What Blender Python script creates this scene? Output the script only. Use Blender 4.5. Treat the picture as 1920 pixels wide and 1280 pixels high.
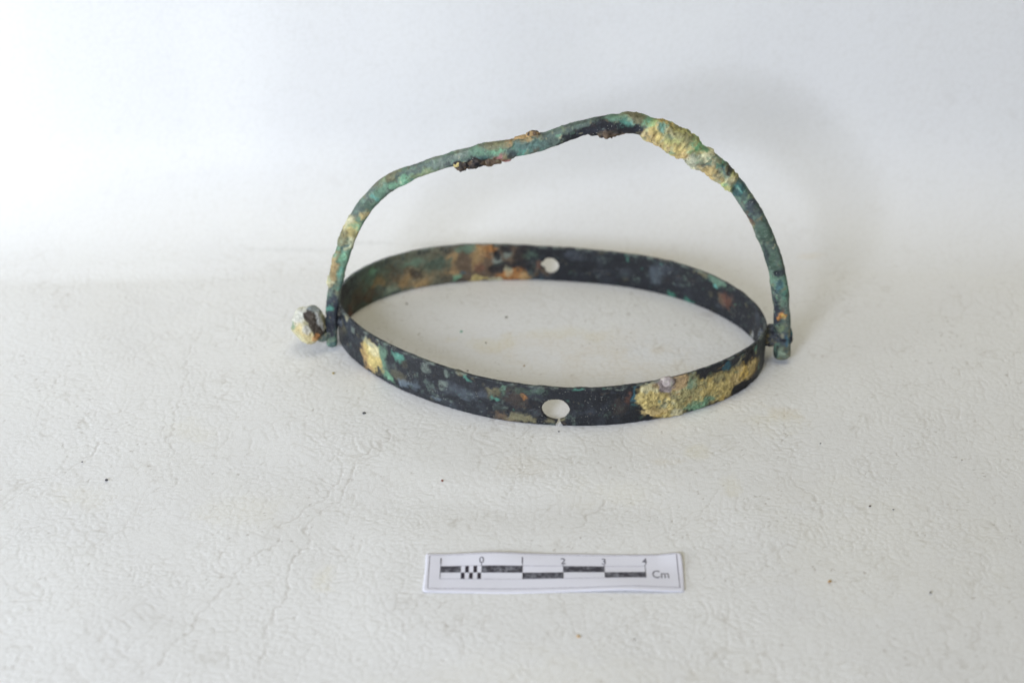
import bpy, bmesh, math
import numpy as np
from mathutils import Vector

CM = 0.01                      # all modelling below is in centimetres, scaled to metres
scene = bpy.context.scene
for o in list(bpy.data.objects):
    bpy.data.objects.remove(o)

# ------------------------------------------------------------------ camera
PITCH = math.radians(33.0)
cam_d = bpy.data.cameras.new("camera")
cam = bpy.data.objects.new("camera", cam_d)
scene.collection.objects.link(cam)
cam.location = (-1.1593*CM, -43.711*CM, 28.6627*CM)
cam.rotation_euler = (math.pi/2 - PITCH, 0, 0)
cam_d.sensor_width = 36.0
cam_d.lens = 63.404
cam_d.clip_start = 0.01
cam_d.clip_end = 20.0
cam_d.dof.use_dof = True
cam_d.dof.focus_distance = 0.476
cam_d.dof.aperture_fstop = 9.5
scene.camera = cam

# ------------------------------------------------------------------ light
world = bpy.data.worlds.new("World")
scene.world = world
world.use_nodes = True
bgn = world.node_tree.nodes["Background"]
bgn.inputs["Color"].default_value = (1.0, 0.95, 0.80, 1)
bgn.inputs["Strength"].default_value = 0.04

def area(name, loc, target, size, power, color):
    l = bpy.data.lights.new(name, 'AREA')
    l.shape = 'DISK'
    l.size = size*CM
    l.energy = power
    l.color = color
    o = bpy.data.objects.new(name, l)
    scene.collection.objects.link(o)
    o.location = Vector(loc)*CM
    d = (Vector(target)-Vector(loc))
    o.rotation_euler = d.to_track_quat('-Z', 'Y').to_euler()
    return o

area("window_light", (-29.5, -65.8, 34.5), (0, 3, 2), 22, 3.8, (0.73, 0.81, 1.0))
area("low_left_fill", (-50, -25, 9), (-15, 6, 5), 26, 1.8, (0.80, 0.89, 1.0))  # added low fill lamp, not a second window; brightens the backdrop's left
area("side_left_fill", (-75, -60, 12), (-5, 6, 4), 30, 1.2, (1.0, 0.97, 0.78))  # added fill lamp from the left front, strengthens the left-to-right falloff
area("ceiling_bounce", (-8, -15, 120), (0, 0, 0), 70, 3.8, (1.0, 0.965, 0.84))
area("room_bounce", (30, 20, 120), (0, 0, 0), 70, 1.9, (1.0, 0.92, 0.55))

vs = scene.view_settings
vs.view_transform = 'Standard'
vs.look = 'None'
vs.exposure = 0.05
vs.gamma = 1.0
vs.use_curve_mapping = False
scene.cycles.max_bounces = 5
scene.cycles.diffuse_bounces = 4
scene.display_settings.display_device = 'sRGB'

# ------------------------------------------------------------------ helpers
def srgb(r, g, b):
    f = lambda c: (c/255/12.92) if c/255 <= 0.04045 else ((c/255+0.055)/1.055)**2.4
    return np.array([f(r), f(g), f(b)])

def _hash(ix, iy, iz, seed):
    h = (ix.astype(np.int64)*374761393 + iy.astype(np.int64)*668265263 + iz.astype(np.int64)*2147483647 + seed*974634599) & 0xFFFFFFFF
    h = ((h ^ (h >> 13))*1274126177) & 0xFFFFFFFF
    h = ((h ^ (h >> 16))*2246822519) & 0xFFFFFFFF
    return ((h ^ (h >> 15)) & 0xFFFFFF)/float(0xFFFFFF)

def vnoise(p, f, seed=0):
    q = p*f
    i = np.floor(q).astype(np.int64)
    t = q - i
    t = t*t*t*(t*(t*6-15)+10)
    r = 0
    for dx in (0, 1):
        wx = t[:, 0] if dx else 1-t[:, 0]
        for dy in (0, 1):
            wy = t[:, 1] if dy else 1-t[:, 1]
            for dz in (0, 1):
                wz = t[:, 2] if dz else 1-t[:, 2]
                r = r + wx*wy*wz*_hash(i[:, 0]+dx, i[:, 1]+dy, i[:, 2]+dz, seed)
    return r*2-1

def fbm(p, f, octv=4, seed=0, gain=0.55):
    r = 0; a = 1; s = 0
    for k in range(octv):
        r = r + a*vnoise(p+k*17.3, f*(2.03**k), seed+k)
        s += a; a *= gain
    return r/s

def sstep(a, b, x):
    t = np.clip((x-a)/(b-a), 0, 1)
    return t*t*(3-2*t)

def new_obj(name, verts, faces, mat, parent=None, col=None, smooth=True, fl=None):
    me = bpy.data.meshes.new(name)
    verts = np.asarray(verts, float)*CM
    if isinstance(faces, list):
        me.from_pydata(verts.tolist(), [], faces)
    else:
        nf, k = faces.shape
        me.vertices.add(len(verts)); me.vertices.foreach_set("co", verts.astype(np.float32).ravel())
        me.loops.add(nf*k); me.loops.foreach_set("vertex_index", faces.astype(np.int32).ravel())
        me.polygons.add(nf)
        me.polygons.foreach_set("loop_start", np.arange(0, nf*k, k, dtype=np.int32))
        me.polygons.foreach_set("loop_total", np.full(nf, k, np.int32))
        me.validate()
    me.update()
    if smooth:
        me.polygons.foreach_set("use_smooth", [True]*len(me.polygons))
    if col is not None:
        a = me.color_attributes.new("pat", 'FLOAT_COLOR', 'POINT')
        a.data.foreach_set("color", np.ascontiguousarray(col, np.float32).ravel())
    if fl is not None:
        for k, v in fl.items():
            if v.ndim == 2:
                at = me.attributes.new(k, 'FLOAT_VECTOR', 'POINT')
                at.data.foreach_set("vector", np.ascontiguousarray(v, np.float32).ravel())
            else:
                at = me.attributes.new(k, 'FLOAT', 'POINT')
                at.data.foreach_set("value", np.ascontiguousarray(v, np.float32))
    o = bpy.data.objects.new(name, me)
    scene.collection.objects.link(o)
    me.materials.append(mat)
    if parent is not None:
        o.parent = parent
    return o

class NT:
    """small node-tree helper"""
    def __init__(s, name):
        s.m = bpy.data.materials.new(name)
        s.m.use_nodes = True
        s.t = s.m.node_tree
        s.b = s.t.nodes["Principled BSDF"]
    def n(s, typ, **kw):
        nd = s.t.nodes.new(typ)
        ins = kw.pop("ins", {})
        for k, v in kw.items():
            setattr(nd, k, v)
        for k, v in ins.items():
            s.put(nd.inputs[k], v)
        return nd
    def put(s, sock, v):
        if isinstance(v, bpy.types.NodeSocket):
            s.t.links.new(v, sock)
        else:
            sock.default_value = v
    def math(s, op, a, b=None, c=None, clamp=False):
        nd = s.t.nodes.new("ShaderNodeMath"); nd.operation = op; nd.use_clamp = clamp
        s.put(nd.inputs[0], a)
        if b is not None: s.put(nd.inputs[1], b)
        if c is not None: s.put(nd.inputs[2], c)
        return nd.outputs[0]
    def vmul(s, v, k):
        nd = s.t.nodes.new("ShaderNodeVectorMath"); nd.operation = 'MULTIPLY'
        s.put(nd.inputs[0], v); s.put(nd.inputs[1], k)
        return nd.outputs[0]
    def vadd(s, v, k):
        nd = s.t.nodes.new("ShaderNodeVectorMath"); nd.operation = 'ADD'
        s.put(nd.inputs[0], v); s.put(nd.inputs[1], k)
        return nd.outputs[0]
    def rng(s, v, a, b, c=0.0, d=1.0, smooth=True):
        nd = s.t.nodes.new("ShaderNodeMapRange")
        nd.interpolation_type = 'SMOOTHSTEP' if smooth else 'LINEAR'
        s.put(nd.inputs["Value"], v)
        for k, x in zip(("From Min", "From Max", "To Min", "To Max"), (a, b, c, d)):
            s.put(nd.inputs[k], x)
        return nd.outputs[0]
    def noise(s, vec, scale, detail=3.0, rough=0.55, out="Fac"):
        nd = s.n("ShaderNodeTexNoise", ins={"Vector": vec, "Scale": scale, "Detail": detail, "Roughness": rough})
        return nd.outputs[out]
    def mix(s, fac, a, b, mode='MIX'):
        nd = s.t.nodes.new("ShaderNodeMix"); nd.data_type = 'RGBA'; nd.blend_type = mode
        s.put(nd.inputs[0], fac); s.put(nd.inputs[6], a); s.put(nd.inputs[7], b)
        return nd.outputs[2]
    def bump(s, h, dist, strength=1.0, normal=None):
        nd = s.n("ShaderNodeBump", ins={"Height": h, "Distance": dist, "Strength": strength})
        if normal is not None: s.put(nd.inputs["Normal"], normal)
        return nd.outputs[0]

def rgba(c): return (float(c[0]), float(c[1]), float(c[2]), 1.0)

# ------------------------------------------------------------------ materials
def mat_sheet():
    k = NT("white_leatherette")
    at = k.n("ShaderNodeAttribute", attribute_name="flat").outputs["Vector"]     # unrolled sheet, centimetres
    tiny = k.noise(at, 22.0, 2.0, 0.6)
    a = k.n("ShaderNodeAttribute", attribute_name="pat")
    base = k.mix(1.0, rgba((0.775, 0.765, 0.745)), a.outputs["Color"], 'MULTIPLY')
    k.put(k.b.inputs["Base Color"], base)
    k.put(k.b.inputs["Roughness"], k.math('MULTIPLY_ADD', tiny, 0.2, 0.40))
    k.put(k.b.inputs["Specular IOR Level"], 0.35)
    k.put(k.b.inputs["Normal"], k.bump(tiny, 0.00008, 0.6))
    return k.m

def mat_bronze():
    k = NT("corroded_bronze")
    co = k.n("ShaderNodeTexCoord").outputs["Object"]
    cc = k.vmul(co, (100, 100, 100))
    a = k.n("ShaderNodeAttribute", attribute_name="pat")
    pat, crust = a.outputs["Color"], a.outputs["Alpha"]
    n1 = k.noise(cc, 9.0, 5.0, 0.65)
    n2 = k.noise(cc, 34.0, 3.0, 0.6)
    val = k.math('ADD', k.rng(n1, .3, .7, .74, 1.26, False), k.rng(n2, .3, .7, -.15, .15, False))
    gr = k.n("ShaderNodeCombineColor", ins={"Red": val, "Green": val, "Blue": val}).outputs[0]
    c = k.mix(1.0, pat, gr, 'MULTIPLY')
    # hue shift: faint verdigris bloom on bare metal
    blo = k.math('MULTIPLY', k.rng(k.noise(k.vadd(cc, (3, 1, 8)), 5.0, 5.0, .7), .56, .74), k.math('MULTIPLY_ADD', crust, -0.22, 0.25))
    c = k.mix(blo, c, rgba(srgb(92, 118, 112)))
    # pale grit
    vg = k.n("ShaderNodeTexVoronoi", ins={"Vector": cc, "Scale": 16.0})
    gm = k.math('MULTIPLY', k.rng(vg.outputs["Distance"], 0.10, 0.26, 1, 0), k.rng(k.noise(cc, 2.6, 3.0), .50, .66))
    c = k.mix(k.math('MULTIPLY', gm, 0.65), c, rgba(srgb(190, 192, 180)))
    # dark pits, mostly in the crust
    vp = k.n("ShaderNodeTexVoronoi", ins={"Vector": k.vadd(cc, (9, 4, 2)), "Scale": 11.0})
    pit = k.math('MULTIPLY', k.rng(vp.outputs["Distance"], 0.12, 0.30, 1, 0), k.math('MULTIPLY', k.rng(k.noise(cc, 5.0, 2.0), .45, .6), crust))
    c = k.mix(k.math('MULTIPLY', pit, 0.75), c, rgba(srgb(70, 62, 44)))
    k.put(k.b.inputs["Base Color"], c)
    k.put(k.b.inputs["Roughness"], k.math('ADD', k.math('MULTIPLY_ADD', crust, 0.36, 0.42), k.rng(n2, .3, .7, -.12, .12, False)))
    k.put(k.b.inputs["Specular IOR Level"], k.math('MULTIPLY_ADD', crust, -0.3, 0.45))
    h = k.math('ADD', k.math('MULTIPLY', n1, 0.7), k.math('MULTIPLY', n2, k.math('MULTIPLY_ADD', crust, 0.6, 0.35)))
    h = k.math('MULTIPLY_ADD', pit, -0.5, h)
    h = k.math('MULTIPLY_ADD', gm, 0.2, h)
    k.put(k.b.inputs["Normal"], k.bump(h, 0.00035, 0.8))
    return k.m

def mat_paper():
    k = NT("label_paper")
    co = k.vmul(k.n("ShaderNodeTexCoord").outputs["Object"], (100, 100, 100))
    n = k.noise(co, 3.0, 4.0, .6)
    k.put(k.b.inputs["Base Color"], k.mix(n, rgba((0.74, 0.73, 0.80)), rgba((0.79, 0.78, 0.85))))
    k.put(k.b.inputs["Roughness"], 0.5)
    k.put(k.b.inputs["Specular IOR Level"], 0.3)
    k.put(k.b.inputs["Normal"], k.bump(k.noise(co, 40.0, 2.0), 0.00003, 0.4))
    return k.m

def mat_ink(name, dark, light, scale, lo, hi):
    k = NT(name)
    co = k.vmul(k.n("ShaderNodeTexCoord").outputs["Object"], (100, 100, 100))
    n = k.rng(k.noise(co, scale, 4.0, .7), lo, hi)
    k.put(k.b.inputs["Base Color"], k.mix(n, rgba(dark), rgba(light)))
    k.put(k.b.inputs["Roughness"], 0.55)
    k.put(k.b.inputs["Specular IOR Level"], 0.3)
    return k.m

def mat_crumb(name, col):
    k = NT(name)
    co = k.vmul(k.n("ShaderNodeTexCoord").outputs["Object"], (100, 100, 100))
    n = k.noise(co, 40.0, 3.0)
    k.put(k.b.inputs["Base Color"], k.mix(n, rgba(col*0.6), rgba(col*1.35)))
    k.put(k.b.inputs["Roughness"], 0.85)
    return k.m

M_SHEET = mat_sheet()
M_BRONZE = mat_bronze()
M_PAPER = mat_paper()
M_BAR = mat_ink("toner_bar", srgb(62, 60, 68), srgb(128, 128, 136), 8.0, .42, .66)
M_SQ = mat_ink("toner_square", srgb(48, 42, 52), srgb(75, 70, 78), 9.0, .45, .75)
M_LINE = mat_ink("toner_line", srgb(150, 146, 158), srgb(196, 194, 204), 6.0, .35, .7)
M_FRAME = mat_ink("toner_frame", srgb(112, 106, 118), srgb(160, 156, 166), 6.0, .35, .7)
M_TEXT = mat_ink("toner_text", srgb(96, 94, 104), srgb(150, 148, 158), 9.0, .4, .7)

# ------------------------------------------------------------------ measured data (centimetres on the object)
PLAN_X=[0.0014, 6.089, -0.2274, 0.0136, 0.2157, -0.0399, -0.2455, 0.0146, 0.0557, 0.0, -0.0251, 0.0106, 0.0049]
PLAN_Y=[0.0921, -0.1419, 3.8541, -0.051, -0.0053, 0.1296, -0.0175, -0.0496, 0.0048, 0.0075, -0.0071, 0.0187, -0.0011]
RIM_H=[(-2.84, 1.28), (-2.438, 1.32), (-2.102, 1.28), (-1.725, 1.24), (-1.422, 1.21), (-1.206, 1.24), (-0.873, 1.29), (-0.575, 1.33), (-0.264, 1.25), (-0.002, 1.08), (0.294, 1.15), (0.62, 1.21), (0.983, 1.19), (1.203, 1.15), (1.455, 1.16), (1.621, 1.17), (1.759, 1.23), (2.001, 1.3), (2.24, 1.32), (2.545, 1.31), (2.744, 1.28)]
RING_PATCHES=[
(0, 0.47, 1.26, 0.32, 0.73, 'greydark', 0.5, 0),
(0, 0.7, 1.02, 0.13, 0.16, 'greygreen', 0.48, 0.0),
(0, 0.32, 1.35, 0.12, 0.11, 'cream', 0.4, 0),
(0, 2.01, 0.69, 0.27, 0.47, 'verd', 0.75, 0.1),
(0, 1.58, 0.6, 0.34, 0.47, 'yellow', 1, 0.5),
(0, 1.26, 0.44, 0.15, 0.43, 'ochre', 0.8, 0.3),
(0, 1.48, 0.19, 0.24, 0.16, 'ochre', 0.8, 0.3),
(0, 1.73, 0.9, 0.18, 0.18, 'cream', 0.6, 0.3),
(0, 1.43, 1.03, 0.33, 0.11, 'greygreen', 0.48, 0.1),
(0, 2.7, 1.08, 0.16, 0.16, 'teal', 0.8, 0.1),
(0, 2.54, 1.18, 0.18, 0.11, 'teal', 0.5, 0),
(0, 2.28, 0.28, 0.17, 0.13, 'ltgreen', 0.6, 0.1),
(0, 2.85, 0.31, 0.16, 0.16, 'bluegrey', 0.54, 0.25),
(0, 3.2, 0.34, 0.28, 0.18, 'bluegrey', 0.37, 0.1),
(0, 3.61, 1.1, 0.15, 0.21, 'greygreen', 0.41, 0),
(0, 4.2, 0.71, 0.1, 0.12, 'greygreen', 0.61, 0.1),
(0, 4.27, 1.11, 0.06, 0.07, 'greygreen', 0.48, 0),
(0, 3.9, 0.24, 0.23, 0.07, 'bluegrey', 0.41, 0),
(0, 4.94, 1.15, 0.11, 0.09, 'teal', 0.7, 0),
(0, 4.76, 1.26, 0.25, 0.09, 'khaki', 0.5, 0),
(0, 4.51, 0.69, 0.35, 0.25, 'greydark', 0.6, 0),
(0, 4.98, 0.53, 0.31, 0.18, 'bluegrey', 0.2, 0),
(0, 5.64, 0.92, 0.21, 0.16, 'khaki', 0.6, 0.05),
(0, 5.94, 1.05, 0.14, 0.25, 'verd', 0.65, 0),
(0, 5.74, 0.68, 0.12, 0.09, 'teal', 0.8, 0.05),
(0, 5.38, 0.75, 0.18, 0.14, 'greydark', 0.7, 0),
(0, 6.33, 0.77, 0.5, 0.42, 'darkbrown', 0.8, 0.05),
(0, 5.99, 0.11, 0.39, 0.16, 'brown', 0.8, 0.1),
(0, 6.45, 0.19, 0.3, 0.18, 'khaki', 0.75, 0.15),
(0, 6.56, 0.84, 0.06, 0.09, 'orange', 0.54, 0),
(0, 6.76, 0.16, 0.16, 0.14, 'khaki', 0.8, 0.1),
(0, 6.58, 1.03, 0.37, 0.14, 'darkgreen', 0.5, 0),
(0, 7.25, 0.19, 0.15, 0.12, 'khaki', 0.6, 0),
(0, 6.95, 1.08, 0.29, 0.09, 'darkgreen', 0.6, 0),
(0, 7.62, 0.19, 0.12, 0.11, 'khaki', 0.75, 0),
(0, 8.02, 1.2, 0.17, 0.05, 'teal', 0.7, 0),
(0, 8.41, 0.5, 0.23, 0.21, 'greydark', 0.5, 0),
(0, 9.2, 0.61, 0.21, 0.39, 'darkbrown', 0.6, 0),
(0, 9.39, 0.85, 0.09, 0.25, 'rust', 0.5, 0),
(0, 9.54, 0.94, 0.1, 0.25, 'bluteal', 0.8, 0.1),
(0, 9.54, 0.57, 0.12, 0.12, 'darkteal', 0.7, 0),
(0, 9.12, 1.17, 0.18, 0.05, 'greygreen', 0.41, 0),
(0, 10.05, 0.82, 0.43, 0.35, 'yellow', 1, 1.0),
(0, 10.7, 0.44, 0.47, 0.46, 'yellow', 1, 1.0),
(0, 11.3, 0.6, 0.68, 0.46, 'olive', 1, 0.9),
(0, 12.09, 0.52, 0.69, 0.43, 'yellow', 1, 0.9),
(0, 13.13, 0.56, 0.61, 0.27, 'ochreyel', 1, 0.8),
(0, 10.13, 0.33, 0.37, 0.12, 'ochreyel', 0.9, 0.7),
(0, 11.53, 0.21, 0.53, 0.23, 'ltgreen', 0.85, 0.1),
(0, 11.15, 0.91, 0.26, 0.21, 'verd', 0.75, 0.1),
(0, 11.84, 0.28, 0.27, 0.18, 'verd', 0.6, 0.1),
(0, 12.07, 0.83, 0.31, 0.16, 'khaki', 0.8, 0.3),
(0, 10.81, 1.12, 0.22, 0.23, 'peach', 0.8, 0.5),
(0, 9.94, 1.12, 0.18, 0.14, 'cream', 0.7, 0.4),
(0, 10.43, 1.19, 0.23, 0.26, 'pinkgrey', 1, 0.6),
(0, 10.5, 0.96, 0.11, 0.11, 'pinkwhite', 0.9, 0.5),
(0, 10.81, 0.09, 0.19, 0.14, 'cream', 0.8, 0.6),
(0, 10.68, 0.71, 0.22, 0.14, 'khaki', 0.7, 0.2),
(0, 10.33, 0.57, 0.15, 0.14, 'bluteal', 0.45, 0),
(0, 12.36, 1.13, 0.25, 0.11, 'bluteal', 0.8, 0.1),
(0, 13.03, 0.62, 0.2, 0.16, 'brightyellow', 0.9, 0.5),
(0, 13.65, 0.35, 0.2, 0.16, 'brown', 0.7, 0.4),
(0, 13.9, 0.32, 0.12, 0.14, 'verd', 0.7, 0.2),
(0, 13.33, 1.03, 0.3, 0.21, 'black', 0.9, -0.3),
(0, 13.17, 0.18, 0.45, 0.16, 'black', 0.9, -0.2),
(0, 13.67, 1.12, 0.09, 0.14, 'teal', 0.7, 0),
(0, 13.29, 1.35, 0.17, 0.05, 'white', 0.7, 0),
(0, 12.7, 1.4, 0.19, 0.05, 'khaki', 0.5, 0),
(1, 28.16, 0.59, 2.31, 1.41, 'slategreen', 1, 0.1),
(1, 27.1, 0.61, 1.88, 1.13, 'khaki', 0.55, 0.1),
(1, 25.4, 0.69, 1.51, 0.95, 'brown', 0.9, 0.2),
(1, 27.63, 0.41, 1.21, 0.41, 'ochre', 0.45, 0.1),
(1, 28.54, 0.62, 1.1, 0.56, 'brown', 0.5, 0.1),
(1, 28.93, 0.67, 0.64, 0.49, 'verd', 0.6, 0.1),
(1, 29.58, 0.49, 0.42, 0.41, 'brown', 0.6, 0.1),
(1, 29.06, 0.32, 0.42, 0.22, 'brown', 0.8, 0.1),
(1, 30.09, 0.11, 0.21, 0.33, 'rust', 0.7, 0),
(1, 28.69, 0.64, 0.26, 0.21, 'ochre', 0.7, 0.2),
(1, 28.81, 1.06, 0.21, 0.17, 'ltgreen', 0.7, 0.1),
(1, 28.27, 0.21, 0.36, 0.21, 'palegreen', 0.75, 0.1),
(1, 27.8, 0.28, 0.23, 0.26, 'ochre', 0.8, 0.2),
(1, 27.44, 0.53, 0.31, 0.24, 'darkbrown', 0.7, 0.1),
(1, 27.28, 0.16, 0.24, 0.15, 'ochre', 0.8, 0.2),
(1, 27.44, 0.96, 0.52, 0.17, 'verd', 0.6, 0),
(1, 26.74, 0.73, 0.47, 0.34, 'darkgreen', 0.8, 0),
(1, 26.28, 0.84, 0.22, 0.3, 'ochre', 0.7, 0.2),
(1, 26.24, 0.4, 0.25, 0.17, 'ochre', 0.8, 0.2),
(1, 26.32, 0.73, 0.12, 0.17, 'darkgreen', 0.8, 0),
(1, 25.87, 0.53, 0.27, 0.26, 'brown', 0.6, 0.1),
(1, 25.95, 0.33, 0.17, 0.09, 'bluteal', 0.6, 0),
(1, 26.16, 0.14, 0.15, 0.09, 'ltgreen', 0.8, 0),
(1, 25.65, 1.16, 0.59, 0.11, 'verd', 0.7, 0),
(1, 25.48, 0.77, 0.2, 0.38, 'ochre', 0.8, 0.4),
(1, 25.11, 1.09, 0.25, 0.26, 'orange', 0.85, 1.0),
(1, 25.38, 0.5, 0.17, 0.19, 'rust', 0.8, 0.2),
(1, 25.2, 0.87, 0.17, 0.23, 'brown', 0.7, 0.4),
(1, 24.83, 0.72, 0.2, 0.23, 'greygreen', 0.8, 0.4),
(1, 24.66, 0.47, 0.44, 0.17, 'black', 0.85, -0.3),
(1, 24.54, 0.91, 0.13, 0.15, 'greygreen', 0.7, 0.2),
(1, 24.6, 1.12, 0.17, 0.11, 'black', 0.8, -0.2),
(1, 24.33, 0.21, 0.44, 0.19, 'orange', 0.85, 0.5),
(1, 23.98, 0.12, 0.24, 0.15, 'ochre', 0.85, 0.4),
(1, 25.42, 0.1, 0.23, 0.09, 'yellow', 0.8, 0.2),
(1, 24.95, 0.04, 0.2, 0.09, 'cream', 0.8, 0.2),
(1, 24.5, 0.38, 0.12, 0.15, 'cream', 0.5, 0.2),
(1, 25.32, 1.06, 0.17, 0.15, 'ochre', 0.6, 0.3),
(1, 24.83, 0.89, 0.1, 0.11, 'black', 0.9, -0.3),
(1, 24.0, 0.76, 0.24, 0.42, 'black', 0.7, 0),
(1, 23.74, 0.9, 0.27, 0.17, 'darkgreen', 0.5, 0),
(1, 23.43, 0.35, 0.24, 0.17, 'brown', 0.7, 0.3),
(1, 23.53, 0.57, 0.1, 0.15, 'rust', 0.7, 0.3),
(1, 23.49, 0.02, 0.17, 0.08, 'bluteal', 0.5, 0),
(1, 20.81, 1.0, 0.08, 0.11, 'teal', 0.6, 0),
(1, 17.72, 1.15, 0.42, 0.15, 'verd', 0.75, 0.2),
(1, 17.79, 0.96, 0.11, 0.09, 'turq', 0.9, 0.1),
(1, 18.42, 1.16, 0.33, 0.07, 'khaki', 0.6, 0.2),
(1, 19.33, 0.07, 0.24, 0.11, 'green', 0.85, 0.1),
(1, 18.74, 0.07, 0.25, 0.11, 'green', 0.8, 0.1),
(1, 17.31, 0.56, 0.27, 0.35, 'rust', 0.75, 0.1),
(1, 17.56, 0.55, 0.15, 0.22, 'brown', 0.6, 0),
(1, 19.88, 0.64, 0.24, 0.3, 'bluegrey', 0.35, 0),  # sheen on the dark inner wall, painted in as blue-grey colour
(1, 22.48, 0.93, 0.37, 0.15, 'greydark', 0.5, 0),
(1, 19.68, 0.87, 0.43, 0.19, 'greydark', 0.6, 0),
(1, 16.06, 0.17, 0.07, 0.2, 'white', 0.5, 0),
(1, 15.76, 0.79, 0.2, 0.26, 'greydark', 0.6, 0)]
FRONT_HOLE=(7.415,0.532)
BACK_HOLE=(23.225,0.525)
SLIT=(7.510,0.149)
PIN_R=(15.387,0.531)
PIN_L=(31.643,0.769)
HANDLE=[[-6.376, -0.023, 0.107, 0.154], [-6.351, 0.022, 0.629, 0.161], [-6.311, 0.08, 1.317, 0.168], [-6.175, 0.142, 2.099, 0.197], [-6.032, 0.193, 2.755, 0.203], [-5.831, 0.238, 3.371, 0.217], [-5.581, 0.279, 3.965, 0.231], [-5.34, 0.307, 4.408, 0.222], [-5.043, 0.326, 4.784, 0.214], [-4.691, 0.342, 5.142, 0.221], [-4.285, 0.345, 5.389, 0.22], [-3.779, 0.344, 5.637, 0.19], [-3.173, 0.337, 5.87, 0.182], [-2.645, 0.328, 6.038, 0.204], [-1.959, 0.313, 6.225, 0.218], [-1.304, 0.291, 6.317, 0.225], [-0.58, 0.272, 6.472, 0.232], [0.14, 0.264, 6.749, 0.217], [0.855, 0.254, 7.01, 0.201], [1.57, 0.233, 7.132, 0.215], [2.144, 0.206, 7.129, 0.23], [2.723, 0.164, 6.943, 0.259], [3.383, 0.104, 6.605, 0.274], [3.976, 0.043, 6.217, 0.26], [4.502, -0.015, 5.825, 0.247], [4.929, -0.069, 5.427, 0.226], [5.278, -0.127, 4.946, 0.212], [5.617, -0.189, 4.413, 0.213], [5.942, -0.265, 3.712, 0.215], [6.157, -0.324, 3.147, 0.216], [6.297, -0.376, 2.623, 0.224], [6.415, -0.437, 1.994, 0.233], [6.499, -0.499, 1.322, 0.234], [6.54, -0.561, 0.641, 0.24], [6.565, -0.613, 0.055, 0.222]]
HANDLE_N=[-0.045, -0.9952, 0.0872]
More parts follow.
